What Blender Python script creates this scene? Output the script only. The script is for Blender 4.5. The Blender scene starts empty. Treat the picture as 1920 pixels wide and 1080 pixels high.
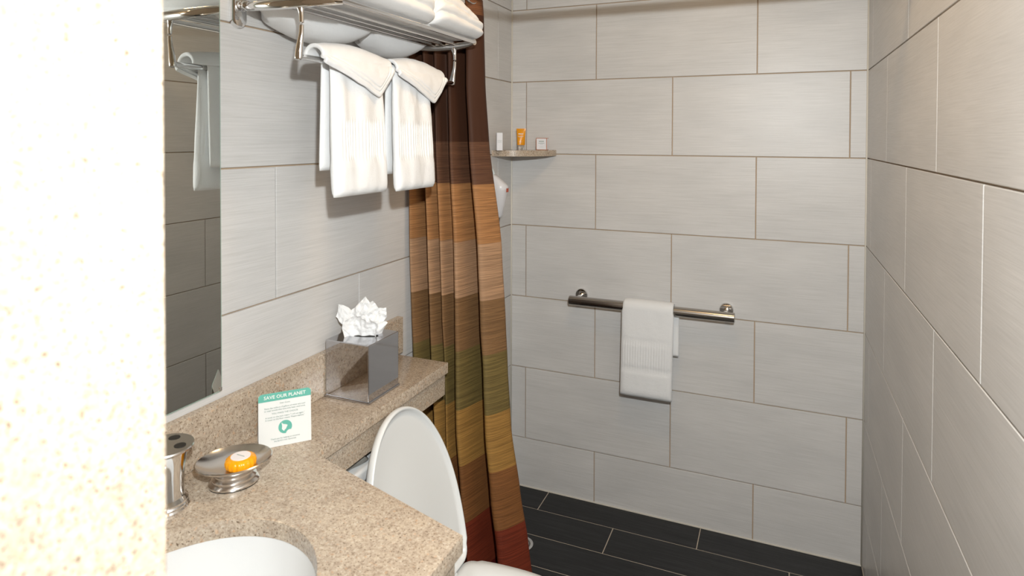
import bpy, bmesh, math, random
from mathutils import Vector, Matrix, noise
random.seed(7)
S = bpy.context.scene
COL = S.collection

# ------------------------------------------------------------------ camera
F, CX, CY = 1165.22, 969.83, 280.29
YAW, PIT, ROL = -0.398296, -0.017713, 0.003172
CAM = Vector((1.05912, -2.45337, 1.49463))
_f = Vector((math.sin(YAW)*math.cos(PIT), math.cos(YAW)*math.cos(PIT), math.sin(PIT)))
_r = Vector((math.cos(YAW), -math.sin(YAW), 0))
_u = _r.cross(_f)
R2 = _r*math.cos(ROL) + _u*math.sin(ROL)
U2 = -_r*math.sin(ROL) + _u*math.cos(ROL)
cd = bpy.data.cameras.new('camera'); cam = bpy.data.objects.new('camera', cd); COL.objects.link(cam)
cd.sensor_width = 36; cd.sensor_fit = 'HORIZONTAL'; cd.lens = F/1920*36
cd.shift_x = -(CX-960)/1920; cd.shift_y = -(540-CY)/1920
cd.clip_start = 0.02
M = Matrix((R2, U2, -_f)).transposed().to_4x4(); M.translation = CAM
cam.matrix_world = M
cd.dof.use_dof = True; cd.dof.focus_distance = 1.9; cd.dof.aperture_fstop = 6.3
S.camera = cam

def ray(u, v): return _f + R2*((u-CX)/F) - U2*((v-CY)/F)
def on(ax, val, u, v):
    d = ray(u, v); return CAM + d*((val-CAM[ax])/d[ax])

# ------------------------------------------------------------------ world, lights, exposure
w = bpy.data.worlds.new('world'); S.world = w; w.use_nodes = True
w.node_tree.nodes['Background'].inputs[0].default_value = (1.0, 0.9, 0.75, 1)
w.node_tree.nodes['Background'].inputs[1].default_value = 0.02
S.view_settings.view_transform = 'Standard'; S.view_settings.look = 'None'
S.view_settings.exposure = 0.0; S.view_settings.gamma = 1.0
S.view_settings.use_curve_mapping = False

# the photographer's flash on top of the camera
fl = bpy.data.lights.new('camera_flash', 'SPOT'); flo = bpy.data.objects.new('camera_flash', fl); COL.objects.link(flo)
fl.energy = 130; fl.color = (0.93, 0.985, 1.0); fl.shadow_soft_size = 0.022
fl.spot_size = math.radians(146); fl.spot_blend = 1.0
flo.location = (1.15, -2.47, 1.742)
flo.rotation_euler = Vector((-0.05, 1.0, -0.60)).to_track_quat('-Z', 'Y').to_euler()

def area_light(name, loc, size, energy, color):
    l = bpy.data.lights.new(name, 'AREA'); o = bpy.data.objects.new(name, l); COL.objects.link(o)
    l.shape = 'DISK'; l.size = size; l.energy = energy; l.color = color; o.location = loc
    return o
area_light('entry_lamp_light', (1.0, -2.62, 2.365), 0.26, 4.4, (1.0, 0.62, 0.28))
area_light('bath_lamp_light', (0.80, -1.15, 2.365), 0.26, 4.0, (1.0, 0.62, 0.28))

# ------------------------------------------------------------------ node helpers
def new_mat(name):
    m = bpy.data.materials.new(name); m.use_nodes = True
    nt = m.node_tree; return m, nt, nt.nodes['Principled BSDF']
def srgb(r, g, b):
    def c(x):
        x /= 255
        return x/12.92 if x <= .04045 else ((x+.055)/1.055)**2.4
    return (c(r), c(g), c(b), 1)
def plain(name, col, rough=.5, metal=0, spec=.5, **kw):
    m, nt, b = new_mat(name)
    b.inputs['Base Color'].default_value = col; b.inputs['Roughness'].default_value = rough
    b.inputs['Metallic'].default_value = metal; b.inputs['Specular IOR Level'].default_value = spec
    for k, v in kw.items(): b.inputs[k].default_value = v
    return m
def ramp(nt, stops, interp='LINEAR'):
    r = nt.nodes.new('ShaderNodeValToRGB'); r.color_ramp.interpolation = interp
    e = r.color_ramp.elements
    while len(e) < len(stops): e.new(0.5)
    for i, (p, c) in enumerate(stops): e[i].position = p; e[i].color = c
    return r
def coords(nt, scale, kind='Object'):
    t = nt.nodes.new('ShaderNodeTexCoord'); mp = nt.nodes.new('ShaderNodeMapping')
    mp.inputs['Scale'].default_value = scale
    nt.links.new(t.outputs[kind], mp.inputs['Vector']); return mp.outputs['Vector']
def noise_tex(nt, vec, scale, detail=2, rough=.5, dim='3D', w=None):
    n = nt.nodes.new('ShaderNodeTexNoise'); n.noise_dimensions = dim
    n.inputs['Scale'].default_value = scale; n.inputs['Detail'].default_value = detail; n.inputs['Roughness'].default_value = rough
    nt.links.new(vec, n.inputs['Vector'])
    if w is not None: nt.links.new(w, n.inputs['W'])
    return n
def bump(nt, b, height, strength, dist):
    bp = nt.nodes.new('ShaderNodeBump'); bp.inputs['Strength'].default_value = strength; bp.inputs['Distance'].default_value = dist
    nt.links.new(height, bp.inputs['Height']); nt.links.new(bp.outputs[0], b.inputs['Normal'])
def mixc(nt, a, b_, fac, mode='MIX'):
    m = nt.nodes.new('ShaderNodeMix'); m.data_type = 'RGBA'; m.blend_type = mode
    for sock, val in ((m.inputs[6], a), (m.inputs[7], b_), (m.inputs[0], fac)):
        if hasattr(val, 'node'): nt.links.new(val, sock)
        else: sock.default_value = val
    return m.outputs[2]

def tile_material(name, c0, c1, c2, rough, bstr, sx, sz):
    m, nt, b = new_mat(name)
    oi = nt.nodes.new('ShaderNodeObjectInfo')
    mul = nt.nodes.new('ShaderNodeMath'); mul.operation = 'MULTIPLY'; mul.inputs[1].default_value = 60
    nt.links.new(oi.outputs['Random'], mul.inputs[0])
    v = coords(nt, (sx, sz if name.startswith('floor') else 1, sz))
    n = noise_tex(nt, v, 1.0, 4, .62, '4D', mul.outputs[0])
    r = ramp(nt, [(.30, c0), (.5, c1), (.70, c2)]); nt.links.new(n.outputs['Fac'], r.inputs[0])
    v2 = coords(nt, (2.2, 2.2, 6)); n2 = noise_tex(nt, v2, 1.5, 2, .5, '4D', mul.outputs[0])
    r2 = ramp(nt, [(.3, (.93, .93, .93, 1)), (.7, (1.04, 1.035, 1.03, 1))]); nt.links.new(n2.outputs['Fac'], r2.inputs[0])
    col = mixc(nt, r.outputs[0], r2.outputs[0], 1.0, 'MULTIPLY')
    nt.links.new(col, b.inputs['Base Color'])
    b.inputs['Roughness'].default_value = rough; b.inputs['Specular IOR Level'].default_value = .32
    bump(nt, b, n.outputs['Fac'], bstr, .001)
    return m
M_TILE = tile_material('linen_wall_tile', srgb(196, 194, 191), srgb(206, 204, 202), srgb(214, 212, 210), .36, .22, 8, 520)
M_FLOOR = tile_material('floor_plank_tile', srgb(26, 27, 29), srgb(36, 37, 39), srgb(48, 49, 51), .42, .3, 6, 170)
M_GROUT = plain('tan_grout', srgb(184, 160, 134), .9)
M_FGROUT = plain('pale_floor_grout', srgb(186, 174, 158), .9)
M_CAULK = plain('white_caulk', srgb(214, 208, 196), .5)
M_PAINT = plain('cream_paint', srgb(214, 200, 172), .8)

def granite(name):
    m, nt, b = new_mat(name)
    v = coords(nt, (1,)*3)
    n1 = noise_tex(nt, v, 36, 5, .7)
    base = ramp(nt, [(.30, srgb(146, 131, 115)), (.46, srgb(172, 158, 142)), (.6, srgb(188, 173, 154)), (.75, srgb(196, 179, 158))])
    nt.links.new(n1.outputs['Fac'], base.inputs[0])
    n2 = noise_tex(nt, v, 210, 3, .7)
    mot = ramp(nt, [(.36, srgb(130, 108, 86)), (.45, srgb(176, 160, 142)), (.57, srgb(192, 174, 152)), (.66, srgb(212, 202, 188))])
    nt.links.new(n2.outputs['Fac'], mot.inputs[0])
    c = mixc(nt, base.outputs[0], mot.outputs[0], .6)
    n3 = noise_tex(nt, v, 300, 1, .5)
    dk = ramp(nt, [(.64, (0, 0, 0, 1)), (.68, (.9, .9, .9, 1))]); nt.links.new(n3.outputs['Fac'], dk.inputs[0])
    c = mixc(nt, c, srgb(96, 78, 60), dk.outputs[0])
    n4 = noise_tex(nt, v, 120, 1, .5)
    pk = ramp(nt, [(.66, (0, 0, 0, 1)), (.72, (.45, .45, .45, 1))]); nt.links.new(n4.outputs['Fac'], pk.inputs[0])
    c = mixc(nt, c, srgb(200, 158, 122), pk.outputs[0])
    nt.links.new(c, b.inputs['Base Color'])
    b.inputs['Roughness'].default_value = .22
    return m
M_GRAN = granite('beige_speckled_granite')

M_CHROME = plain('polished_chrome', (.82, .82, .82, 1), .06, 1)
M_SATIN = plain('satin_nickel', (.74, .71, .68, 1), .20, 1)
M_BOXCHROME = plain('smoked_chrome', (.50, .50, .52, 1), .06, 1)
M_MIRROR = plain('silvered_glass', (.74, .76, .73, 1), .01, 1)
M_GLASSEDGE = plain('green_glass_edge', srgb(150, 172, 160), .15)
M_CERAMIC = plain('white_porcelain', srgb(222, 222, 221), .12)
M_SEAT = plain('white_seat_plastic', srgb(220, 221, 220), .22)
M_BLACK = plain('black_rubber', srgb(18, 18, 18), .6)
M_DARKHOLE = plain('dark_hole', srgb(30, 26, 20), .7)
M_TEAL = plain('teal_print', srgb(96, 172, 156), .6)
M_CARD = plain('white_card', srgb(224, 224, 221), .6)
M_INK = plain('pale_grey_ink', srgb(140, 156, 150), .7)
M_WHITEINK = plain('white_ink', srgb(232, 232, 228), .6)
M_ORANGE = plain('orange_plastic', srgb(226, 148, 10), .3)
M_COPPER = plain('copper_foil', srgb(176, 98, 44), .3)
M_CARTON = plain('white_carton', srgb(228, 228, 232), .5)
M_DISP = plain('white_dispenser_plastic', srgb(226, 224, 226), .3)
M_RED = plain('brick_red_label', srgb(186, 80, 48), .5)
M_GREYP = plain('grey_plastic', srgb(90, 86, 84), .4)
M_LAMP, nt_, b_ = new_mat('lamp_diffuser'); b_.inputs['Emission Color'].default_value = (1, .86, .62, 1); b_.inputs['Emission Strength'].default_value = 5
M_CAP = plain('clear_cap', (.95, .93, .9, 1), .05, 0, .5, **{'Transmission Weight': .85})

m, nt, b = new_mat('orange_soap'); M_SOAP = m
b.inputs['Base Color'].default_value = srgb(255, 168, 8); b.inputs['Roughness'].default_value = .25
b.inputs['Subsurface Weight'].default_value = .3; b.inputs['Subsurface Radius'].default_value = (.01, .005, .001); b.inputs['Subsurface Scale'].default_value = .5

def terry(name, col, bs=.6):
    m, nt, b = new_mat(name)
    b.inputs['Base Color'].default_value = col; b.inputs['Roughness'].default_value = .95
    b.inputs['Specular IOR Level'].default_value = .1; b.inputs['Sheen Weight'].default_value = .15
    v = coords(nt, (1, 1, 1)); n = noise_tex(nt, v, 480, 3, .7); n2 = noise_tex(nt, v, 60, 2, .5)
    a = nt.nodes.new('ShaderNodeMath'); a.operation = 'ADD'
    nt.links.new(n.outputs['Fac'], a.inputs[0]); nt.links.new(n2.outputs['Fac'], a.inputs[1])
    bump(nt, b, a.outputs[0], bs, .0022)
    return m
M_TERRY = terry('white_terry', srgb(228, 228, 228), .45)
M_TISSUE = plain('white_tissue_paper', srgb(228, 228, 228), .9)

# striped curtain: bands follow the height on the cloth, slubs run across
def curtain_mat():
    m, nt, b = new_mat('striped_curtain_cloth')
    t = nt.nodes.new('ShaderNodeTexCoord'); sx = nt.nodes.new('ShaderNodeSeparateXYZ')
    nt.links.new(t.outputs['Object'], sx.inputs[0])
    mr = nt.nodes.new('ShaderNodeMapRange'); mr.inputs[1].default_value = 0; mr.inputs[2].default_value = 2.0
    nt.links.new(sx.outputs['Z'], mr.inputs[0])
    bands = [(0, (70, 15, 12)), (.205, (96, 39, 23)), (.365, (106, 69, 38)), (.525, (130, 97, 50)), (.69, (94, 80, 46)), (.86, (106, 79, 52)),
             (1.022, (140, 110, 84)), (1.186, (134, 95, 60)), (1.355, (80, 54, 39)), (1.482, (56, 33, 21)), (1.852, (92, 58, 36))]
    r = ramp(nt, [(z/2.0, srgb(*[k*1.08 for k in c])) for z, c in bands], 'CONSTANT'); nt.links.new(mr.outputs[0], r.inputs[0])
    v = coords(nt, (8, 8, 560)); n = noise_tex(nt, v, 1, 3, .6)
    v2 = coords(nt, (22, 22, 900)); n2 = noise_tex(nt, v2, 1, 2, .5)
    slub = ramp(nt, [(.34, (.70, .68, .66, 1)), (.5, (1, 1, 1, 1)), (.64, (1.34, 1.31, 1.27, 1))]); nt.links.new(n.outputs['Fac'], slub.inputs[0])
    # smooth sateen section: no slubs
    g1 = nt.nodes.new('ShaderNodeMath'); g1.operation = 'GREATER_THAN'; g1.inputs[1].default_value = 1.482; nt.links.new(sx.outputs['Z'], g1.inputs[0])
    g2 = nt.nodes.new('ShaderNodeMath'); g2.operation = 'LESS_THAN'; g2.inputs[1].default_value = 1.852; nt.links.new(sx.outputs['Z'], g2.inputs[0])
    g = nt.nodes.new('ShaderNodeMath'); g.operation = 'MULTIPLY'; nt.links.new(g1.outputs[0], g.inputs[0]); nt.links.new(g2.outputs[0], g.inputs[1])
    inv = nt.nodes.new('ShaderNodeMath'); inv.operation = 'SUBTRACT'; inv.inputs[0].default_value = 1.0; nt.links.new(g.outputs[0], inv.inputs[1])
    c = mixc(nt, r.outputs[0], slub.outputs[0], inv.outputs[0], 'MULTIPLY')
    nt.links.new(c, b.inputs['Base Color'])
    b.inputs['Roughness'].default_value = .65; b.inputs['Specular IOR Level'].default_value = .22
    hm = nt.nodes.new('ShaderNodeMath'); hm.operation = 'MULTIPLY'; nt.links.new(n.outputs['Fac'], hm.inputs[0]); nt.links.new(inv.outputs[0], hm.inputs[1])
    bump(nt, b, hm.outputs[0], .6, .0015)
    return m
M_CURT = curtain_mat()

# ------------------------------------------------------------------ mesh helpers
def link(o, parent=None):
    COL.objects.link(o)
    if parent is not None: o.parent = parent
    return o
def mesh_obj(name, verts, faces, mat, parent=None, smooth=False):
    me = bpy.data.meshes.new(name); me.from_pydata([tuple(v) for v in verts], [], faces); me.update()
    bm = bmesh.new(); bm.from_mesh(me); bmesh.ops.recalc_face_normals(bm, faces=bm.faces); bm.to_mesh(me); bm.free()
    if mat: me.materials.append(mat)
    if smooth:
        for p in me.polygons: p.use_smooth = True
    return link(bpy.data.objects.new(name, me), parent)
def bm_obj(name, bm, mat, parent=None, smooth=False):
    bmesh.ops.recalc_face_normals(bm, faces=bm.faces)
    me = bpy.data.meshes.new(name); bm.to_mesh(me); bm.free(); me.materials.append(mat)
    if smooth:
        for p in me.polygons: p.use_smooth = True
    return link(bpy.data.objects.new(name, me), parent)
def autosmooth(o, ang=40):
    me = o.data
    for p in me.polygons: p.use_smooth = True
    bm = bmesh.new(); bm.from_mesh(me)
    for e in bm.edges:
        if len(e.link_faces) == 2 and e.calc_face_angle(0) > math.radians(ang): e.smooth = False
    bm.to_mesh(me); bm.free(); return o
def box(name, x0, x1, y0, y1, z0, z1, mat, parent=None, bev=0, seg=2):
    bm = bmesh.new(); bmesh.ops.create_cube(bm, size=1)
    for v in bm.verts: v.co = Vector(((x0+x1)/2+v.co.x*(x1-x0), (y0+y1)/2+v.co.y*(y1-y0), (z0+z1)/2+v.co.z*(z1-z0)))
    if bev: bmesh.ops.bevel(bm, geom=bm.edges[:], offset=bev, segments=seg, profile=.5, affect='EDGES')
    o = bm_obj(name, bm, mat, parent)
    if bev:
        autosmooth(o, 35)
        for p in o.data.polygons:
            if max(abs(c) for c in p.normal) > .9999: p.use_smooth = False
        wn = o.modifiers.new('weighted', 'WEIGHTED_NORMAL'); wn.keep_sharp = True; wn.weight = 100
        for p in o.data.polygons: p.use_smooth = True
    return o
def prism(name, poly, z0, z1, mat, parent=None, bev=0):
    bm = bmesh.new(); lo = [bm.verts.new((x, y, z0)) for x, y in poly]; hi = [bm.verts.new((x, y, z1)) for x, y in poly]
    n = len(poly); bm.faces.new(lo); bm.faces.new(hi)
    for i in range(n): bm.faces.new((lo[i], lo[(i+1) % n], hi[(i+1) % n], hi[i]))
    if bev:
        ed = [e for e in bm.edges if abs(e.verts[0].co.z-z1) < 1e-6 and abs(e.verts[1].co.z-z1) < 1e-6]
        bmesh.ops.bevel(bm, geom=ed, offset=bev, segments=2, profile=.5, affect='EDGES')
    return autosmooth(bm_obj(name, bm, mat, parent), 35)
def loft(name, loops, mat, parent=None, cap=True, smooth=True, closed=True):
    n = len(loops[0]); verts = [p for l in loops for p in l]; faces = []
    for i in range(len(loops)-1):
        for j in range(n if closed else n-1):
            k = (j+1) % n
            faces.append((i*n+j, i*n+k, (i+1)*n+k, (i+1)*n+j))
    if cap and closed:
        faces.append(tuple(range(n))[::-1]); faces.append(tuple((len(loops)-1)*n+j for j in range(n)))
    o = mesh_obj(name, verts, faces, mat, parent, smooth)
    return o
def lathe(name, prof, c, mat, parent=None, n=40, sx=1, sy=1, rot=0, ang=35, cap=True):
    loops = []
    for r, z in prof:
        l = []
        for i in range(n):
            a = 2*math.pi*i/n; x, y = r*sx*math.cos(a), r*sy*math.sin(a)
            l.append((c[0]+x*math.cos(rot)-y*math.sin(rot), c[1]+x*math.sin(rot)+y*math.cos(rot), c[2]+z))
        loops.append(l)
    return autosmooth(loft(name, loops, mat, parent, cap), ang)
def catmull(pts, n):
    P = [Vector(p) for p in pts]; out = []
    for i in range(len(P)-1):
        p0, p1, p2, p3 = P[max(i-1, 0)], P[i], P[i+1], P[min(i+2, len(P)-1)]
        for k in range(n):
            t = k/n; out.append(.5*((2*p1)+(p2-p0)*t+(2*p0-5*p1+4*p2-p3)*t*t+(3*p1-p0-3*p2+p3)*t**3))
    out.append(P[-1]); return out
def tube(name, path, rad, mat, parent=None, n=16, flat=1.0, up=(0, 0, 1)):
    P = [Vector(p) for p in path]; loops = []
    for i, p in enumerate(P):
        t = (P[min(i+1, len(P)-1)]-P[max(i-1, 0)]).normalized()
        a = Vector(up); a = (a-t*a.dot(t))
        if a.length < 1e-4: a = Vector((1, 0, 0)); a = a-t*a.dot(t)
        a.normalize(); b = t.cross(a)
        r = rad[i] if isinstance(rad, (list, tuple)) else rad
        fl = flat[i] if isinstance(flat, (list, tuple)) else flat
        loops.append([p+a*(r*math.cos(2*math.pi*k/n))+b*(r*fl*math.sin(2*math.pi*k/n)) for k in range(n)])
    return autosmooth(loft(name, loops, mat, parent), 50)
def empty(name, loc=(0, 0, 0)):
    o = bpy.data.objects.new(name, None); o.empty_display_size = .05; COL.objects.link(o); o.location = loc; return o
def tag(o, label, cat, group=None):
    o['label'] = label; o['category'] = cat
    if group: o['group'] = group
    return o
def struct(o, label=None):
    o['kind'] = 'structure'
    if label: o['label'] = label
    return o
def adopt(root, *objs):
    """parent world-space meshes to an Empty that stands at the thing's base"""
    for o in objs:
        o.parent = root; o.matrix_parent_inverse = Matrix.Translation(root.location).inverted()
def text_mesh(name, body, size, mat, mw, parent, align='CENTER', depth=0.0002, bold=0):
    cu = bpy.data.curves.new(name, 'FONT'); cu.body = body; cu.size = size; cu.align_x = align; cu.align_y = 'CENTER'
    cu.resolution_u = 2; cu.extrude = depth; cu.offset = bold
    t = bpy.data.objects.new(name, cu); COL.objects.link(t)
    bpy.context.view_layer.update()
    me = bpy.data.meshes.new_from_object(t.evaluated_get(bpy.context.evaluated_depsgraph_get()))
    bpy.data.objects.remove(t); bpy.data.curves.remove(cu)
    me.transform(mw); me.materials.clear(); me.materials.append(mat); me.name = name
    o = bpy.data.objects.new(name, me); link(o); adopt(parent, o); return o

# ------------------------------------------------------------------ room shell
W, T, ZF, U0, HT = 1.3419, .305, .2098, .0682, 2.40
YF = -3.60
TD = .006     # tile thickness in front of the grout bed
wb = struct(box('wall_back', -.1, W+.1, TD, .1, -.05, HT, M_GROUT), 'pale linen-look tiled wall with the grab bar')
wl = struct(box('wall_left', -.1, -TD, YF-.1, TD, -.05, HT, M_GROUT), 'pale tiled wall carrying mirror and towel rack')
wr = struct(box('wall_right', W+TD, W+.1, YF-.1, TD, -.05, HT, M_GROUT), 'tiled wall along the right side, warm lit')
struct(box('wall_front', -.1, W+.1, YF-.1, YF, -.05, HT, M_PAINT))
struct(box('ceiling', -.1, W+.1, YF-.1, .1, HT, HT+.1, plain('white_ceiling_paint', srgb(226, 220, 208), .85)))
flr = struct(box('floor', -.1, W+.1, YF-.1, .1, -.06, -.0015, M_FGROUT), 'dark plank-tiled shower floor with pale grout')
part_wall = struct(box('wall_partition', 0, .70, YF, -2.176, 0, HT, M_GRAN, bev=.003), 'speckled granite clad wall end in the near foreground')

CACHE = {}
def tile_mesh(L, H, D, mat, key):
    k = (round(L, 4), round(H, 4), key)
    if k in CACHE: return CACHE[k]
    c = .0009; x, z = L/2, H/2
    vs = [(-x, 0, -z), (x, 0, -z), (x, 0, z), (-x, 0, z), (-x, -D+c, -z), (x, -D+c, -z), (x, -D+c, z), (-x, -D+c, z),
          (-x+c, -D, -z+c), (x-c, -D, -z+c), (x-c, -D, z-c), (-x+c, -D, z-c)]
    fs = []
    for i in range(4):
        j = (i+1) % 4
        fs += [(i, j, 4+j, 4+i), (4+i, 4+j, 8+j, 8+i)]
    fs.append((8, 9, 10, 11))
    me = bpy.data.meshes.new('tile'); me.from_pydata(vs, [], fs); me.update(); me.materials.append(mat)
    CACHE[k] = me; return me
GAP = .0018
rows = [(0, ZF)] + [(ZF+i*T, min(ZF+(i+1)*T, HT)) for i in range(8) if ZF+i*T < HT-.01]
def tile_wall(parent, a0, a1, odd0, even0, place, amin=None):
    for ri, (z0, z1) in enumerate(rows):
        r = ri-1; off = odd0 if r % 2 else even0
        k0 = math.floor((a0-off)/(2*T)); edges = [a0]
        k = k0
        while True:
            e = off+k*2*T
            if e > a1-.004: break
            if e > a0+.004: edges.append(e)
            k += 1
        edges.append(a1)
        for e0, e1 in zip(edges[:-1], edges[1:]):
            L = e1-e0-2*GAP; H = z1-z0-2*GAP
            me = tile_mesh(L, H, TD, M_TILE, 'w')
            o = bpy.data.objects.new('tile', me); COL.objects.link(o); o.parent = parent
            place(o, (e0+e1)/2, (z0+z1)/2)
def pb(o, a, z): o.location = (a, TD, z)
def pl(o, a, z): o.location = (-TD, a, z); o.rotation_euler = (0, 0, math.pi/2)
def prr(o, a, z): o.location = (W+TD, a, z); o.rotation_euler = (0, 0, -math.pi/2)
tile_wall(wb, 0, W, U0+T, U0, pb)
tile_wall(wl, -2.176, 0, -.1393, -.1393-T, pl)
tile_wall(wr, YF, 0, -.7188, -.7188-T, prr)
# floor planks
y = 0; r = 0; YS = [0, -.134]
while YS[-1] > YF: YS.append(max(YS[-1]-.157, YF))
for r in range(len(YS)-1):
    y1, y0 = YS[r], YS[r+1]
    if y1-y0 < .02: continue
    off = .177 if r % 2 == 0 else .487
    a0 = 0 if y1 > -2.17 else .70
    xs = [a0]+[off+k*.6195 for k in range(-1, 4) if a0+.02 < off+k*.6195 < W-.02]+[W]
    for x0, x1 in zip(xs[:-1], xs[1:]):
        me = tile_mesh(x1-x0-.0034, y1-y0-.0034, .0015, M_FLOOR, 'f')
        o = bpy.data.objects.new('tile', me); COL.objects.link(o); o.parent = flr
        o.location = ((x0+x1)/2, (y0+y1)/2, -.0015); o.rotation_euler = (-math.pi/2, 0, 0)
# caulk beads in the corners
def bead(name, x, sgn):
    n = 6; loop = [(0, 0)]+[(sgn*.0045*math.cos(a), -.0045*math.sin(a)) for a in [math.pi/2*i/n for i in range(n+1)]]
    return struct(loft(name, [[(x+p[0], p[1], z) for p in loop] for z in (0, HT)], M_CAULK))
bead('trim_1', 0, 1); bead('trim_2', W, -1)
struct(box('trim_3', 0, W, -.0035, 0, 0, .004, M_CAULK))

def ceiling_lamp(x, y, label):
    root = empty('ceiling_light', (x, y, HT)); tag(root, label, 'ceiling light')
    a = lathe('lamp_rim', [(.15, 0), (.17, 0), (.17, -.012), (.15, -.02), (.145, -.012)], (x, y, HT), M_CHROME)
    d = lathe('diffuser', [(.148, 0), (.148, -.012), (.10, -.022), (.02, -.026)], (x, y, HT), M_LAMP, n=32)
    adopt(root, a, d)
ceiling_lamp(1.0, -2.62, 'round ceiling light over the entry behind the camera')
ceiling_lamp(.80, -1.15, 'round ceiling light over the middle of the bathroom')

# ------------------------------------------------------------------ mirror
mr = empty('wall_mirror', (.003, -1.84, .972))
tag(mr, 'frameless wall mirror with green glass edge above the backsplash', 'mirror')
g = box('glass', .0005, .0055, -2.17, -1.515, .972, 2.15, M_GLASSEDGE, bev=.0008, seg=1)
sv = box('silver_face', .0054, .0058, -2.168, -1.5175, .9745, 2.147, M_MIRROR)
cl = box('clip', .0055, .008, -1.523, -1.517, .974, .982, M_CHROME, bev=.001)
adopt(mr, g, sv, cl)

# ------------------------------------------------------------------ vanity counter, sink
ZC = .85; SX, SY, AX, AY = .30, -1.87, .178, .213
vc = empty('vanity_counter', (.30, -1.87, 0))
tag(vc, 'beige granite vanity top with a narrow ledge running behind the toilet', 'counter')
def slab():
    outer = [(.001, -.892), (.188, -.892), (.188, -1.45), (.592, -1.566), (.592, -2.174), (.001, -2.174)]
    n = 64; hole = [(SX+AX*math.cos(2*math.pi*i/n), SY+AY*math.sin(2*math.pi*i/n)) for i in range(n)]
    bm = bmesh.new()
    def lay(z):
        o = [bm.verts.new((x, y, z)) for x, y in outer]; h = [bm.verts.new((x, y, z)) for x, y in hole]
        eo = [bm.edges.new((o[i], o[(i+1) % len(o)])) for i in range(len(o))]; eh = [bm.edges.new((h[i], h[(i+1) % n])) for i in range(n)]
        bmesh.ops.triangle_fill(bm, use_beauty=True, use_dissolve=False, edges=eo+eh); return o, h
    ot, ht = lay(ZC); ob, hb = lay(ZC-.03)
    for a, b2 in ((ot, ob), (ht, hb)):
        for i in range(len(a)):
            j = (i+1) % len(a); bm.faces.new((a[i], a[j], b2[j], b2[i]))
    for f in bm.faces: pass
    ed = [e for e in bm.edges if all(abs(v.co.z-ZC) < 1e-6 for v in e.verts) and len(e.link_faces) == 2 and abs(e.link_faces[0].normal.z*1) != abs(e.link_faces[1].normal.z)]
    bmesh.ops.recalc_face_normals(bm, faces=bm.faces)
    ed = [e for e in bm.edges if all(abs(v.co.z-ZC) < 1e-6 for v in e.verts) and len(e.link_faces) == 2 and e.calc_face_angle(0) > 1.2]
    bmesh.ops.bevel(bm, geom=ed, offset=.0022, segments=2, profile=.5, affect='EDGES')
    return autosmooth(bm_obj('countertop', bm, M_GRAN), 35)
ct = slab()
bs = box('backsplash', .001, .021, -2.174, -.868, ZC, .957, M_GRAN, bev=.0018)
ap = prism('ledge_apron', [(.163, -.896), (.180, -.896), (.180, -1.45), (.163, -1.45)], .757, .8195, M_GRAN)
apx = prism('ledge_end_apron', [(.002, -.896), (.1628, -.896), (.1628, -.913), (.002, -.913)], .757, .8195, M_GRAN)
# front and side skirts of the vanity
d = Vector((.404, -.116, 0)).normalized(); nrm = Vector((d.y, -d.x, 0))
def skirt(p, q, t):
    p, q = Vector(p), Vector(q); dd = (q-p).normalized(); n = Vector((dd.y, -dd.x, 0))*t
    return [(v.x, v.y) for v in (p, q, q+n, p+n)]
sk1 = prism('front_skirt', [(.570, -1.579), (.584, -1.579), (.584, -2.174), (.570, -2.174)], .62, .8195, M_GRAN)
sk2 = prism('side_skirt', [(.188, -1.462), (.570, -1.5725), (.570, -1.589), (.188, -1.479)], .62, .8195, M_GRAN)
adopt(vc, ct, bs, ap, apx, sk1, sk2)
cab = box('vanity_cabinet', .004, .56, -2.17, -1.60, .0, .62, plain('dark_wood', srgb(70, 46, 30), .5), bev=.004)
tag(cab, 'dark cabinet under the granite vanity top', 'cabinet')
sink = empty('sink', (SX, SY, ZC-.03-.17)); tag(sink, 'white oval undermount sink basin in the granite counter', 'sink')
pr_ = [(1.06, -.0305), (1.06, -.04), (.97, -.10), (.82, -.15), (.45, -.182), (.12, -.19), (.08, -.19), (.08, -.186), (.12, -.183), (.44, -.172), (.80, -.138), (.94, -.09), (1.0, -.036), (1.004, -.0305), (1.06, -.0305)]
ba = lathe('basin', [(r, z) for r, z in pr_], (SX, SY, ZC), M_CERAMIC, n=64, sx=AX, sy=AY, ang=60, cap=False)
dr = lathe('drain', [(.024, -.186), (.024, -.182), (.018, -.180), (.004, -.181)], (SX, SY, ZC), M_CHROME, n=24)
adopt(sink, ba, dr)

# ------------------------------------------------------------------ toothbrush holder
tc = (.083, -1.704, ZC)
th = empty('toothbrush_holder', tc); tag(th, 'flared chrome toothbrush holder beside the soap dish', 'toothbrush holder')
body = lathe('cup', [(.001, 0), (.037, 0), (.0375, .004), (.0355, .007), (.0365, .010), (.035, .013), (.0355, .016), (.0300, .022), (.0285, .036), (.029, .058), (.0315, .080), (.0345, .095), (.0365, .101), (.034, .105)], tc, M_CHROME, n=48)
top = lathe('lid', [(.034, .1045), (.0445, .106), (.0455, .1082), (.0445, .1104), (.012, .1115), (.001, .1115)], tc, M_SATIN, n=48)
adopt(th, body, top)
for k in range(4):
    a = math.radians(20+90*k); hx, hy = tc[0]+.026*math.cos(a), tc[1]+.026*math.sin(a)
    adopt(th, lathe('hole', [(.0095, .1100), (.0095, .1116), (.008, .1119), (.001, .1117)], (hx, hy, ZC), M_DARKHOLE, n=20))

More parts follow.
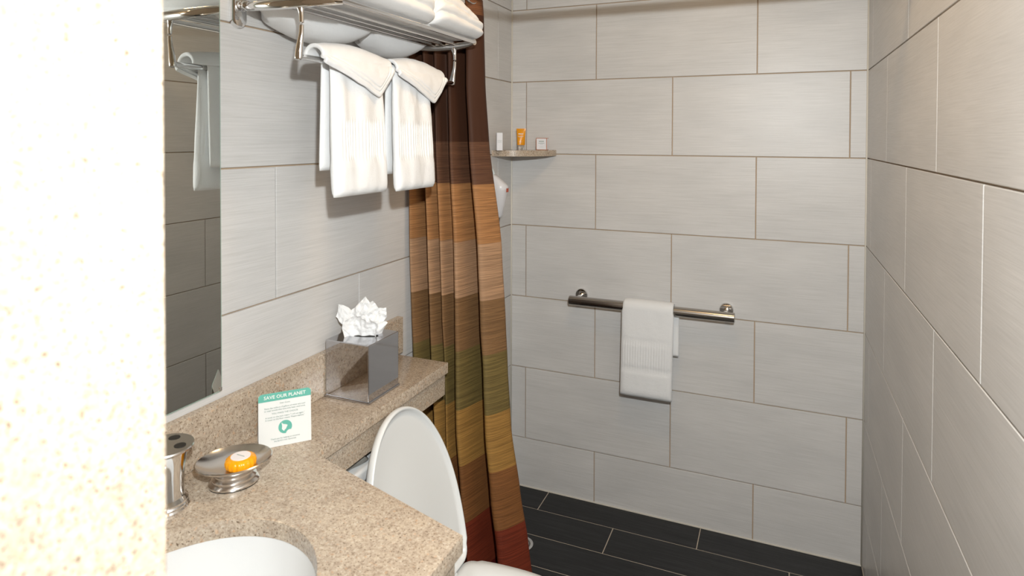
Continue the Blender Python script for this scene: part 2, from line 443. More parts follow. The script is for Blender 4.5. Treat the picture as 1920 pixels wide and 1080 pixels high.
# ------------------------------------------------------------------ soap dish and soap
dc = (.1265, -1.597, ZC); DR = math.radians(48)
sd = empty('soap_dish', dc); tag(sd, 'oval brushed metal soap dish on a ringed foot', 'soap dish')
ft = lathe('foot', [(.001, .002), (.0435, .002), (.044, .005), (.041, .009), (.0385, .0105), (.039, .014), (.036, .017), (.034, .0185), (.0345, .022), (.031, .025), (.029, .028), (.001, .028)], dc, M_SATIN, n=56, sy=.86, rot=DR)
rb = lathe('rubber_base', [(.001, 0), (.043, 0), (.043, .0025), (.001, .0025)], dc, M_BLACK, n=48, sy=.86, rot=DR)
bw = lathe('bowl', [(.001, .026), (.030, .027), (.050, .032), (.062, .039), (.0662, .042), (.067, .044), (.0652, .0452), (.061, .042), (.047, .035), (.030, .031), (.001, .030)], dc, M_SATIN, n=64, sy=.84, rot=DR, ang=60)
adopt(sd, ft, rb, bw)
sc = (.140, -1.594, ZC+.0312)
sp = empty('soap_bar', sc); tag(sp, 'wrapped orange guest soap with a white seal in the dish', 'soap')
loops = []
for r, z in [(.006, 0), (.022, .0005), (.0255, .004), (.0262, .010), (.0245, .0165), (.0195, .0195), (.004, .0200)]:
    l = []
    for i in range(96):
        a = 2*math.pi*i/96; rr = r*(1+(.065*abs(math.sin(a*9)) if .02 < r else .0)); l.append((sc[0]+rr*math.cos(a), sc[1]+rr*math.sin(a), sc[2]+z))
    loops.append(l)
sb = autosmooth(loft('pleated_wrap', loops, M_SOAP), 50)
sl = lathe('seal', [(.0175, .0190), (.0175, .0206), (.001, .0208)], sc, plain('seal_paper', srgb(240, 232, 232), .5), n=32)
sl2 = box('print_line', sc[0]-.009, sc[0]+.009, sc[1]-.0006, sc[1]+.0006, sc[2]+.0206, sc[2]+.0212, M_INK)
adopt(sp, sb, sl, sl2)

# ------------------------------------------------------------------ notice card
bl, br = Vector((.077, -1.489, ZC+.0005)), Vector((.146, -1.411, ZC+.0005))
ex = (br-bl); CW = ex.length; ex.normalize(); back = Vector((-ex.y, ex.x, 0))
ez = (Vector((0, 0, 1))+back*.07).normalized(); CH = .111
en = ex.cross(ez)      # towards the viewer
if en.dot(CAM-bl) < 0: en = -en
cardE = empty('notice_card', (bl+br)/2); tag(cardE, 'small white and teal card about reusing towels, standing on the counter', 'card')
CM = Matrix((ex, ez, en)).transposed().to_4x4(); CM.translation = (bl+br)/2
def card_poly(name, pts, z, mat, th=.0004):
    bm = bmesh.new(); f = bm.faces.new([bm.verts.new(CM @ Vector((x, y, z))) for x, y in pts])
    r = bmesh.ops.extrude_face_region(bm, geom=[f]); d = (CM.to_3x3() @ Vector((0, 0, -1)))*th
    for v in [g for g in r['geom'] if isinstance(g, bmesh.types.BMVert)]: v.co += d
    o = bm_obj(name, bm, mat); adopt(cardE, o); return o
h = CW/2; rc = .008
def rr_top(y0, y1):
    return [(-h, y0), (h, y0), (h, y1-rc)]+[(h-rc+rc*math.cos(a), y1-rc+rc*math.sin(a)) for a in [math.pi/2*i/6 for i in range(1, 7)]]+\
           [(-h+rc-rc*math.sin(a), y1-rc+rc*math.cos(a)) for a in [math.pi/2*i/6 for i in range(0, 7)]]
card_poly('card_front', rr_top(0, CH), 0, M_CARD)
card_poly('title_band', rr_top(CH-.0165, CH), .0004, M_TEAL, .0003)
bk = Vector(back)*.04
mesh_obj_pts = [bl+Vector((0, 0, 0))+bk, br+bk, br+ez*CH*.97+back*.0005, bl+ez*CH*.97+back*.0005]
o = mesh_obj('card_back', mesh_obj_pts+[p+back*.0006 for p in mesh_obj_pts], [(0, 1, 2, 3), (4, 5, 6, 7), (0, 1, 5, 4), (1, 2, 6, 5), (2, 3, 7, 6), (3, 0, 4, 7)], M_CARD); adopt(cardE, o)
def ctext(name, body, size, y, mat, bold=0, x=0):
    return text_mesh(name, body, size, mat, CM @ Matrix.Translation((x, y, .0009)), cardE, bold=bold)
ctext('title_lettering', 'SAVE OUR PLANET', .0098, CH-.0085, M_WHITEINK, .00010)
for yy, s, sz in [(CH-.0225, 'Dear Guest,', .0042), (CH-.0305, 'Every day millions of gallons of water are used', .0043), (CH-.0355, 'to wash towels that have only been used once.', .0043),
                  (CH-.0425, 'YOU MAKE THE CHOICE:', .0046), (CH-.0495, 'A towel on the rack means "I will use again."', .0043), (CH-.0545, 'A towel on the floor means "Please replace."', .0043),
                  (.0165, 'Thank you for helping us conserve', .0041), (.0115, 'the Earth\'s vital resources.', .0041)]:
    ctext('small_lettering', s, sz, yy, M_INK)
gx, gy, gr = 0, .038, .0135
card_poly('globe_emblem', [(gx+gr*math.cos(2*math.pi*i/32), gy+gr*math.sin(2*math.pi*i/32)) for i in range(32)], .0006, M_TEAL, .0003)
card_poly('land_shape', [(gx+a*gr, gy+b2*gr) for a, b2 in [(-.55, .75), (-.3, .45), (.1, .35), (.35, .2), (.2, -.1), (.1, -.35), (-.1, -.45), (-.15, -.65), (-.3, -.5), (-.5, -.3), (-.45, .1)]], .0008, M_CARD, .0002)
card_poly('land_shape', [(gx+a*gr, gy+b2*gr) for a, b2 in [(.15, -.85), (.35, -.6), (.65, -.5), (.95, -.55), (.8, -.8), (.4, -1.02), (.1, -1.05)]], .0008, M_CARD, .0002)

# ------------------------------------------------------------------ tissue box and tissue
tb = empty('tissue_box_cover', (.0885, -1.1555, ZC)); tag(tb, 'square polished chrome tissue box cover on the ledge', 'tissue box')
x0, x1, y0, y1 = .0235, .1525, -1.2195, -1.0905
bd = box('cover', x0, x1, y0, y1, ZC+.004, ZC+.143, M_BOXCHROME, bev=.0022, seg=3)
rm = box('base_rim', x0-.003, x1+.003, y0-.003, y1+.003, ZC, ZC+.006, M_BOXCHROME, bev=.002, seg=2)
sl = lathe('slot', [(.042, .1428), (.042, .1437), (.001, .1438)], (.088, -1.155, ZC), M_DARKHOLE, n=36, sy=.32, rot=.2)
adopt(tb, bd, rm, sl)
# tissue: crumpled sheet rising from the slot
fv = Vector((_f.x, _f.y, 0)).normalized(); tO = Vector((.088, -1.155, ZC+.1445))
def tpix(u, v):
    dd = ray(u, v); t = (tO-CAM).dot(fv)/dd.dot(fv); return CAM+dd*t
def tissue_layer(outline, n_in, depth, seed, base_u, back_off):
    P = []
    for i in range(len(outline)-1):
        a, b2 = outline[i], outline[i+1]
        k = 6
        for j in range(k): P.append((a[0]+(b2[0]-a[0])*j/k, a[1]+(b2[1]-a[1])*j/k))
    P.append(outline[-1]); N = len(P); verts = []; faces = []
    for i, (u, v) in enumerate(P):
        s = i/(N-1); bu = base_u[0]+(base_u[1]-base_u[0])*s
        top_ = tpix(u, v); bot = tpix(bu, 632+1.5*math.sin(s*6)); bot.z = tO.z-.004
        for j in range(n_in+1):
            t = j/n_in; p = bot.lerp(top_, t)
            q = Vector((p.x*55, p.z*45, seed)); amp = depth*(.25+t)
            off = noise.noise(q)*amp*1.0+noise.noise(q*2.6)*amp*.6+abs(noise.noise(q*1.4+Vector((9, 3, 1))))*amp*.7
            off += math.sin(s*math.pi*5+seed)*depth*.55*(1-.3*t)
            verts.append(p-fv*(off)+fv*(back_off+.012*t*t*(1 if back_off > 0 else -1)))
    for i in range(N-1):
        for j in range(n_in):
            a = i*(n_in+1)+j; faces.append((a, a+1, a+n_in+2, a+n_in+1))
    return verts, faces
ol1 = [(649, 634), (640, 614), (627, 597), (632, 573), (643, 577), (655, 585), (662, 580), (683, 558), (692, 569), (697, 566), (707, 581), (722, 580), (723, 597), (718, 605), (724, 609), (716, 622), (711, 636)]
ol2 = [(652, 634), (645, 612), (648, 598), (662, 592), (676, 582), (690, 586), (700, 596), (712, 602), (709, 620), (704, 636)]
v1, f1 = tissue_layer(ol1, 16, .007, 1.3, (652, 708), .006); v2, f2 = tissue_layer(ol2, 14, .007, 5.1, (655, 704), -.006)
ts = mesh_obj('tissue', v1+v2, f1+[tuple(i+len(v1) for i in f) for f in f2], M_TISSUE, None, False)
md = ts.modifiers.new('thick', 'SOLIDIFY'); md.thickness = .0005
tag(ts, 'crumpled white tissue sticking up out of the chrome box', 'tissue')

# ------------------------------------------------------------------ toilet
TY = -1.190
tl = empty('toilet', (.45, TY, 0)); tag(tl, 'white toilet with raised lid leaning on the granite ledge', 'toilet')
def egg(l, L, w, lw=.36):
    c = lw*L
    if l >= c: return w*math.sqrt(max(0, 1-((l-c)/(L-c))**2))
    return w*(1-.10*((c-l)/c)**2)
def egg_outline(L, w, n=40, rc=.03):
    pts = []
    for i in range(n+1):
        a = math.pi/2*i/n; c = .36*L; l = c+(L-c)*math.sin(a); pts.append((l, w*math.cos(a)))
    side = [(.36*L*k/8, egg(.36*L*k/8, L, w)) for k in range(1, 8)]
    b0 = egg(0, L, w); cor = [(rc-rc*math.cos(a), b0-rc+rc*math.sin(a)) for a in [math.pi/2*k/6 for k in range(0, 7)]]
    half = cor+[s for s in side if s[0] > rc]+pts
    return [(l, y) for l, y in half]+[(l, -y) for l, y in reversed(half[:-1])]
LL, LWD = .443, .180
ou = egg_outline(LL, LWD)
lidO = Vector((.322, TY, .408)); ldir = (Vector((.212, 0, .832))-Vector((.322, 0, .408))).normalized(); ln = Vector((ldir.z, 0, -ldir.x))
def lid_loop(s, dd, cen=.46):
    return [lidO+ldir*(LL*cen+(l-LL*cen)*s)+Vector((0, 1, 0))*(y*s)+ln*dd for l, y in ou]
prof = [(.3, -.022), (.8, -.021), (.95, -.018), (.985, -.012), (1.0, -.004), (.999, .002), (.992, .0065), (.980, .0075), (.967, .006), (.957, .001), (.945, -.003), (.90, -.0045), (.80, -.0065), (.70, -.010), (.5, -.011), (.2, -.0115)]
lid = loft('lid', [lid_loop(s, dd) for s, dd in prof], M_SEAT, None, True, True)
# seat ring lying on the bowl
sou = egg_outline(.45, .178); sO = Vector((.318, TY, 0))
def seat_loop(s, z, cen=.5): return [sO+Vector((.45*cen+(l-.45*cen)*s, y*s, z)) for l, y in sou]
st = loft('seat', [seat_loop(s, z) for s, z in [(.70, .388), (.99, .386), (1.0, .392), (.995, .400), (.97, .4055), (.88, .4065), (.74, .401), (.70, .392), (.70, .388)]], M_SEAT, None, False, True)
def ell(cx, a, b2, z, n=48): return [(cx+a*math.cos(2*math.pi*i/n), TY+b2*math.sin(2*math.pi*i/n), z) for i in range(n)]
bo = loft('bowl', [ell(.42, .17, .10, 0), ell(.42, .17, .10, .03), ell(.43, .15, .09, .10), ell(.46, .19, .12, .22), ell(.50, .235, .165, .32), ell(.515, .25, .176, .372), ell(.515, .248, .174, .385),
                     ell(.53, .18, .12, .385), ell(.53, .15, .10, .30), ell(.52, .07, .05, .22)], M_CERAMIC, None, True, True)
bp_ = box('bowl_deck', .16, .36, TY-.13, TY+.13, .30, .385, M_CERAMIC, bev=.015, seg=3)
tk = box('tank', .008, .176, TY-.20, TY+.14, .38, .695, M_CERAMIC, bev=.018, seg=3)
tl_ = box('tank_lid', .005, .182, TY-.215, TY+.15, .6955, .728, M_CERAMIC, bev=.008, seg=3)
adopt(tl, lid, st, bo, bp_, tk, tl_)
for sgn in (-1, 1):
    hg = tube('hinge', [(.318, TY+sgn*.075-.02, .402), (.318, TY+sgn*.075+.02, .402)], .011, M_SEAT); adopt(tl, hg)
bag = loft('plastic_bag', [[(.125+.045*s*math.cos(a)+.006*math.sin(5*a), -1.268+.06*s*math.sin(a)+.005*math.cos(4*a), .7295+z+.002*math.sin(7*a)) for a in [2*math.pi*i/40 for i in range(40)]] for s, z in [(.9, .001), (1.0, .006), (.8, .013), (.45, .016), (.1, .014)]],
           plain('grey_film', srgb(120, 118, 112), .3), None)
tag(bag, 'crumpled grey bag lying on the tank lid under the ledge', 'bag')

# ------------------------------------------------------------------ towel rack
rk = empty('towel_rack', (0, -1.16, 1.70)); tag(rk, 'chrome hotel towel rack with shelf bars and a lower rail', 'towel rack')
RP = []
YN, YFa, ZS = -1.462, -.862, 1.765
for yy in (YN, YFa):
    sg = -1 if yy == YN else 1
    cy = -1.470 if sg < 0 else -.874
    pl_ = loft('wall_plate', [[(xx, cy+.018*r*math.cos(a), (1.744 if math.sin(a) < 0 else 1.86)+.018*r*math.sin(a)) for a in [2*math.pi*(i+.5)/32 for i in range(32)]] for xx, r in [(.0005, 1), (.010, 1), (.014, .86), (.0155, .5)]], M_CHROME)
    autosmooth(pl_, 40); RP.append(pl_)
    RP.append(tube('bracket', [(.012, cy, 1.772), (.022, cy, 1.772), (.024, cy, 1.772), (.036, cy+sg*.004, 1.769), (.040, cy+sg*.004, 1.768)], [.013, .013, .0105, .0105, .006], M_CHROME, n=20))
    arm = catmull([(.034, cy+sg*.002, 1.768), (.075, cy+sg*.016, 1.764), (.13, cy+sg*.024, ZS-.004), (.19, cy+sg*.018, ZS-.004), (.24, cy+sg*.004, ZS-.002), (.268, cy-sg*.012, ZS)], 6)
    RP.append(tube('side_arm', arm, [.0085+.003*math.sin(math.pi*i/(len(arm)-1)) for i in range(len(arm))], M_CHROME, n=16, flat=.8))
    py = cy+sg*.016
    pp = catmull([(.186, py, 1.757), (.189, py, 1.742), (.190, py, 1.722), (.189, py, 1.700), (.185, py, 1.678), (.182, py, 1.655), (.181, py, 1.648)], 4)
    rr = [.011, .0100, .0085, .0072, .0062, .0056, .0053, .0051, .0050, .0050, .0051, .0053, .0056, .0060, .0064, .0070, .0076, .0082, .0086, .0088, .0089, .0088, .0082, .0060, .0025]
    RP.append(tube('hook_arm', pp, rr[:len(pp)], M_CHROME, n=18, flat=.8))
for xx, rad in [(.266, .0065), (.196, .0055), (.158, .0042), (.124, .0042)]:
    ya = -1.470-.016*(1 if xx < .25 else -.5); yb = -.874+.016*(1 if xx < .25 else -.5)
    RP.append(tube('shelf_bar', [(xx, ya, ZS+.001), (xx, (ya+yb)/2, ZS+.001), (xx, yb, ZS+.001)], rad, M_CHROME, n=14, flat=.75))
RP.append(tube('lower_rail', [(.183, -1.482, 1.656), (.183, -1.17, 1.656), (.183, -.860, 1.656)], .0062, M_CHROME, n=14))
adopt(rk, *RP)

# folded towels lying on the rack
def rack_towel(y0, y1, top, seed, label, endtaper, nose):
    n = 34; loops = []
    base = [(.014, 1.742), (.024, 1.724), (.048, 1.716), (.080, 1.719), (.101, 1.735), (.110, 1.760), (.118, 1.7735), (.16, 1.7745), (.22, 1.7745), (.262, 1.7755),
            (.280, 1.778), (.290+nose, 1.787), (.294+nose, 1.797), (.289+nose, 1.806), (.283+nose, 1.810), (.290+nose*.8, 1.815), (.292+nose*.8, 1.826), (.284+nose*.8, 1.836), (.276+nose*.7, 1.840), (.281+nose*.5, 1.848),
            (.276+nose*.5, 1.862), (.255, 1.875), (.20, top), (.10, top+.004), (.03, top), (.012, top-.02), (.010, 1.80)]
    P = [Vector((x, 0, z)) for x, z in base]
    lp = catmull([tuple(p) for p in P]+[tuple(P[0])], 3)[:-1]
    for i in range(n+1):
        t = i/n; yy = y0+(y1-y0)*t
        e = min(t/.10, 1); e = math.sqrt(max(0, 1-(1-e)**2)); e2 = min((1-t)/.12, 1); e2 = math.sqrt(max(0, 1-(1-e2)**2)); k = min(e, e2)
        l = []
        for p in lp:
            x, z = p.x, p.z
            if z > 1.78: z = 1.78+(z-1.78)*(.30+.70*k)*(1-endtaper*max(0, t-.45)**1.3)
            if z < 1.772: z = 1.772-(1.772-z)*(.05+.95*math.sin(math.pi*min(max((t-.02)/.96, 0), 1))**.5)
            if x > .262: x = .262+(x-.262)*(.25+.75*k)
            q = Vector((x*22, yy*16, z*22+seed)); nn = noise.noise(q)*.004+noise.noise(q*2.3)*.002
            if 1.771 < z < 1.779 and x < .27: nn = max(nn, 0)*.2
            if x < .02: nn = abs(nn)
            if t < .09 or t > .84: x = max(x, .043)      # keep clear of the wall brackets
            l.append((x+nn*(1 if x > .25 else .2), yy, z+nn*(1 if z > 1.8 else .5)))
        loops.append(l)
    o = loft('folded_bath_towel', loops, M_TERRY, None, True, True)
    tag(o, label, 'towel', 'folded bath towels on the rack shelf'); return o
rack_towel(-1.452, -1.128, 1.885, 2.0, 'folded white bath towel on the rack shelf, nearer the mirror', .0, .004)
rack_towel(-1.126, -.868, 1.880, 6.0, 'folded white bath towel on the rack shelf, nearer the shower curtain', .85, .004)

# hanging towels: cloth swept over a rail
def swept_cloth(name, path, width, yc, thick, ripple, mat, axis='y', nseg=30):
    """path: list of Vector in the plane across the rail; width(t), yc(t) along the rail; thick(t)"""
    loops = []; N = len(path)
    for i, p in enumerate(path):
        t = i/(N-1); tg = (path[min(i+1, N-1)]-path[max(i-1, 0)]).normalized()
        al = Vector((0, 1, 0)) if axis == 'y' else Vector((1, 0, 0))
        nn = al.cross(tg).normalized()
        hw, th = width(t)/2, thick(t)/2
        endk = min(1, min(t, 1-t)*N/2.2); endk = math.sqrt(max(.06, 1-(1-endk)**2)); th *= endk
        l = []
        for side in (1, -1):
            for k in range(nseg+1):
                s = -1+2*k/nseg; s = s*side
                e = (1-abs(s)**8)**.5 if abs(s) < 1 else 0
                r = ripple(t, s, side)
                l.append(p+al*(yc(t)+hw*s)+nn*(side*(th*max(e, .12)+r*e)))
        loops.append(l)
    return loft(name, loops, mat, None, True, True)
def over_rail(cx, cz, r, back_len, front_len, lean_b=0, lean_f=0, n=44, perp='x'):
    pts = []
    nb, nf, na = int(n*.38), int(n*.48), int(n*.14)+6
    for i in range(nb): 
        k = 1-i/nb; pts.append((cx-r-lean_b*k, cz-back_len*k))
    for i in range(na+1):
        a = math.pi-math.pi*i/na; pts.append((cx+r*math.cos(a), cz+r*math.sin(a)))
    for i in range(1, nf+1):
        k = i/nf; pts.append((cx+r+lean_f*k, cz-front_len*k))
    if perp == 'x': return [Vector((x, 0, z)) for x, z in pts], nb/(len(pts)-1), (nb+na)/(len(pts)-1)
    return [Vector((0, -x, z)) for x, z in pts], nb/(len(pts)-1), (nb+na)/(len(pts)-1)
def smooth(a, b_, x):
    t = min(max((x-a)/(b_-a), 0), 1); return t*t*(3-2*t)

def rack_hand_towel(yl, yr, bl_, br_, zf, zb, flap, seed, label):
    cx, cz = .183, 1.656
    path, tb_, tf_ = over_rail(cx, cz, .0125, cz-zb, cz-zf, .006, .012, 70)
    N = len(path)
    def width(t):
        k = smooth(tb_, tf_, t); wf = (yr-yl)*(.97+.03*smooth(.1, .8, (t-tf_)/(1-tf_)))
        return (br_-bl_)*(1-k)+wf*k
    def yc(t):
        k = smooth(tb_, tf_, t); return (bl_+br_)/2*(1-k)+(yl+yr)/2*k
    def thick(t):
        if t > tf_: return .016+.010*smooth(0, .5, (t-tf_)/(1-tf_))
        return .016
    def ripple(t, s, side):
        r = 0
        y_ = s*3.1+seed
        if t > tf_:
            k = (t-tf_)/(1-tf_)
            r += .0035*math.sin(s*7+seed)*smooth(0, .3, k)*(1-.6*smooth(.6, 1, k))
            if side > 0: pass
            band = smooth(.42, .45, k)*(1-smooth(.70, .73, k))
            r += band*((.0010*math.sin(s*58)-.0008))
            r += .0012*noise.noise(Vector((s*4, k*6, seed)))*1.5
            r += .0030*smooth(.73, .78, k)
        return r
    root = empty('hand_towel', (cx, (yl+yr)/2, zf)); tag(root, label, 'towel', 'hand towels on the lower rail of the rack')
    body = swept_cloth('towel_body', path, width, yc, thick, ripple, M_TERRY, nseg=230)
    # corner folded over the rail in front
    ns, nt_ = 56, 60; front = []; 
    ya, yb, ypt, zpt = flap
    for i in range(ns+1):
        s = i/ns; y_ = ya+(yb-ya)*s; sp_ = (ypt-ya)/(yb-ya)
        if s < sp_: zl = 1.648+(zpt-1.648)*(s/sp_)**1.05
        else: zl = zpt+(1.652-zpt)*((s-sp_)/(1-sp_))**1.15
        row = []
        bulge = .012+.012*math.sin(math.pi*min(1, s*1.1))
        for j in range(nt_+1):
            t = j/nt_
            if t < .45:
                a = math.pi*(1-t/.45)*1.0
                p = Vector((cx+.004+(.019+bulge*.3)*math.cos(a), y_, cz+.004+(.020+bulge*.55)*math.sin(a)*(.75+.25*math.sin(math.pi*min(1, .12+s*.9)))))
            else:
                k = (t-.45)/.55; zz = cz+.004+(zl-cz-.004)*k
                p = Vector((cx+.023+bulge*.3+.006*math.sin(math.pi*k)+.004*k, y_+.006*k*math.sin(s*3), zz))
                de = abs(zz-zl)
                p.x += .0022*max(0, 1-abs(de-.010)/.004)*0 - .0045*math.exp(-((de-.012)/.0018)**2) - .0035*math.exp(-((de-.021)/.0018)**2)
            row.append(p+Vector((.0015*noise.noise(p*40), 0, .0015*noise.noise(p*33))))
        front.append(row)
    vs = [p for r in front for p in r]; fs = []
    for i in range(ns):
        for j in range(nt_):
            a = i*(nt_+1)+j; fs.append((a, a+1, a+nt_+2, a+nt_+1))
    fo = mesh_obj('folded_corner', vs, fs, M_TERRY, None, True)
    so = fo.modifiers.new('thick', 'SOLIDIFY'); so.thickness = .009; so.offset = 0
    sb_ = fo.modifiers.new('round', 'SUBSURF'); sb_.levels = 1; sb_.render_levels = 1
    adopt(root, body, fo); return root
rack_hand_towel(-1.412, -1.228, -1.405, -1.250, 1.370, 1.425, (-1.450, -1.207, -1.272, 1.588), .7, 'white hand towel with folded corner on the rack rail, nearer the mirror')
rack_hand_towel(-1.184, -1.011, -1.172, -1.030, 1.366, 1.405, (-1.186, -.955, -1.028, 1.586), 2.9, 'white hand towel with folded corner on the rack rail, nearer the curtain')

# ------------------------------------------------------------------ grab bar and its towel
gb = empty('grab_bar', (.60, 0, .845)); tag(gb, 'brushed steel grab bar fixed to the back wall of the shower', 'grab bar')
BY, BZ, BR = -.075, .845, .0185
G = [tube('bar', [(.288, BY, BZ), (.2895, BY, BZ), (.2895, BY, BZ), (.60, BY, BZ), (.9165, BY, BZ), (.9165, BY, BZ), (.918, BY, BZ)], [BR-.002, BR-.0005, BR, BR, BR, BR-.0005, BR-.002], plain('brushed_steel', (.46, .43, .40, 1), .22, 1), n=28)]
def disc_y(name, x, z, prof, mat, n=32):
    return autosmooth(loft(name, [[(x+r*math.cos(2*math.pi*i/n), y, z+r*math.sin(2*math.pi*i/n)) for i in range(n)] for r, y in prof], mat), 40)
for x in (.318, .884):
    G.append(disc_y('flange', x, .853, [(.0265, -.0005), (.0265, -.006), (.024, -.009), (.010, -.010)], M_CHROME))
    G.append(tube('post', [(x, -.008, .853), (x, -.03, .852), (x, BY, BZ)], .0095, M_CHROME))
adopt(gb, *G)
path, tb_, tf_ = over_rail(.075, .845, .0265, .175, .334, -.010, .000, 60, 'y')
def gw(t): return .196 if t > tf_ else .19
def gxc(t):
    if t < tb_: return .622
    k = (t-tf_)/(1-tf_) if t > tf_ else 0
    return .607-.006*k
def gth(t): return .013+(.012*smooth(0, .4, (t-tf_)/(1-tf_)) if t > tf_ else 0)
def grip(t, s, side):
    if t < tf_: return 0
    k = (t-tf_)/(1-tf_)
    band = smooth(.36, .38, k)*(1-smooth(.66, .68, k))
    return band*(.0012*math.sin(s*62)+.0016)+.004*smooth(.68, .72, k)*(1-.4*k)+.0012*noise.noise(Vector((s*3, k*5, 4)))-.0022*math.exp(-((k-.36)/.012)**2)-.0024*math.exp(-((k-.68)/.012)**2)
tw = swept_cloth('hand_towel', path, gw, gxc, gth, grip, M_TERRY, axis='x', nseg=70)
tag(tw, 'white hand towel draped over the steel grab bar', 'towel')

# ------------------------------------------------------------------ shower rod, curtain, rings
YR, ZR = -.805, 1.922
rod = empty('shower_rod', (0, YR, ZR)); tag(rod, 'chrome shower curtain rod spanning wall to wall', 'curtain rod')
rA = [tube('rod', [(.004, YR, ZR), (.67, YR, ZR), (W-.004, YR, ZR)], .0125, M_CHROME, n=20)]
for x, s in ((0, 1), (W, -1)):
    n = 28
    rA.append(autosmooth(loft('rod_flange', [[(x+s*d_, YR+r*math.cos(2*math.pi*i/n), ZR+r*math.sin(2*math.pi*i/n)) for i in range(n)] for r, d_ in [(.03, .0005), (.03, .006), (.022, .016), (.0135, .020)]], M_CHROME), 40))
adopt(rod, *rA)
keys = [(1.907, [756, 769, 781, 792, 803, 814, 825, 841, 855, 876, 894]),
        (1.86, [757, 770, 783, 794, 805, 816, 828, 844, 858, 877, 896]),
        (1.66, [759, 772, 786, 797, 808, 820, 832, 848, 863, 880, 899]),
        (1.482, [761, 775, 789, 800, 812, 824, 836, 853, 870, 888, 905]),
        (1.17, [761, 778, 795, 808, 820, 832, 844, 864, 883, 905, 929]),
        (.95, [763, 782, 799, 812, 825, 836, 847, 868, 889, 911, 937]),
        (.82, [766, 785, 803, 815, 831, 840, 849, 870, 895, 917, 941]),
        (.64, [770, 790, 808, 822, 836, 844, 851, 872, 899, 921, 948]),
        (.45, [780, 800, 815, 828, 840, 850, 858, 880, 906, 932, 965]),
        (.30, [790, 808, 822, 834, 846, 857, 868, 889, 915, 945, 980]),
        (.035, [800, 820, 835, 848, 862, 875, 888, 908, 936, 970, 1005])]
dep = [.015, -.032, .062, -.030, .016, -.032, .018, -.042, .070, -.040, .018]
def xs_of(us): return [max(on(1, -.81, u, 470).x, .012) for u in us]
KX = [(z, xs_of(us)) for z, us in keys]
def interp_x(z):
    for (za, xa), (zb_, xb) in zip(KX[:-1], KX[1:]):
        if z <= za and z >= zb_:
            t = (za-z)/(za-zb_); t = t*t*(3-2*t)*.35+t*.65
            return [a+(b2-a)*t for a, b2 in zip(xa, xb)]
    return KX[-1][1]
NZ = 150; loops = []
for i in range(NZ+1):
    z = 1.907+(.035-1.907)*i/NZ; X = interp_x(z)
    k = .55+.45*smooth(1.95, 1.2, z); k *= 1+.25*smooth(.9, .2, z)
    pts = []
    for j, x in enumerate(X):
        wob = .010*noise.noise(Vector((j*2.1, z*2.2, 3.3)))
        pts.append((x, -.800+dep[j]*k+wob*(0 if j in (0,) else 1), z))
    pts.append((X[-1]-.010, -.755, z)); pts.append((X[-1]-.035, -.735, z))
    row = catmull(pts, 10)
    out = []
    for q, p in enumerate(row):
        # soft gathers below the seams
        gth_ = .0025*math.sin(q*1.9+2*math.sin(z*3))*math.exp(-max(0, 1.482-z)/.05)*(1 if z < 1.482 else math.exp(-(z-1.482)/.06))
        out.append(Vector((max(p.x, .008), min(p.y+gth_, -.70), p.z)))
    loops.append(out)
cu = loft('shower_curtain', loops, M_CURT, None, False, True, closed=False)
so = cu.modifiers.new('thick', 'SOLIDIFY'); so.thickness = .0015; so.offset = 0
tag(cu, 'brown, tan, olive and red striped shower curtain drawn to the left', 'curtain')
for k, u in enumerate([765, 790, 815, 845, 884]):
    x = on(1, -.82, u, 0).x; n = 24; m_ = 10; vs = []; fs = []
    for i in range(n):
        a = 2*math.pi*i/n; c = Vector((x, YR+.0235*math.cos(a), ZR+.006+.0235*math.sin(a)))
        if k == 4: c = Vector((x+.007*math.cos(a), YR-.012+.0215*math.cos(a), ZR-.010+.0215*math.sin(a)))
        e = Vector((0, math.cos(a), math.sin(a)))
        for j in range(m_):
            b2 = 2*math.pi*j/m_; vs.append(c+e*(.0028*math.cos(b2))+Vector((.0045*math.sin(b2), 0, 0)))
    for i in range(n):
        for j in range(m_): fs.append((i*m_+j, i*m_+(j+1) % m_, ((i+1) % n)*m_+(j+1) % m_, ((i+1) % n)*m_+j))
    rg = mesh_obj('curtain_ring', vs, fs, M_CHROME, None, True); rg.parent = cu

# ------------------------------------------------------------------ corner shelf and toiletries
ZSH = 1.447
n = 28; poly = [(.001, -.001)]+[(.001+.203*math.sin(a)+0, -.001-.203*math.cos(a)) for a in [math.pi/2*i/n for i in range(n+1)]]
cs = prism('corner_shelf', poly, ZSH-.024, ZSH, M_GRAN, None, .0015)
tag(cs, 'quarter round granite corner shelf in the shower', 'shelf')
# orange tube standing on its cap
p = on(1, -.085, 977, 282); tx, ty = p.x, -.085
ot = empty('toiletry_tube', (tx, ty, ZSH)); tag(ot, 'orange tube standing on its clear cap on the corner shelf', 'toiletry tube')
al = math.atan2(CAM.x-tx, -(CAM.y-ty))*.6; ca, sa = math.cos(al), math.sin(al)
def tl_loop(a, b2, z, nn=28): return [(tx+a*math.cos(q)*ca-b2*math.sin(q)*(-sa)*1, ty+a*math.cos(q)*sa+b2*math.sin(q)*ca, ZSH+z) for q in [2*math.pi*i/nn for i in range(nn)]]
cap = autosmooth(loft('cap', [tl_loop(.0125, .0125, 0), tl_loop(.0130, .0130, .001), tl_loop(.0130, .0130, .019), tl_loop(.012, .012, .020)], M_CAP), 40)
tbd = autosmooth(loft('tube_body', [tl_loop(.0135, .0135, .0205), tl_loop(.0142, .0140, .024), tl_loop(.0152, .0125, .040), tl_loop(.0168, .009, .060), tl_loop(.0185, .004, .077), tl_loop(.0195, .0012, .083), tl_loop(.0195, .0010, .0885)], M_ORANGE), 50)
adopt(ot, cap, tbd)
fwd = Vector((sa, -ca, 0)); rgt = Vector((ca, sa, 0))
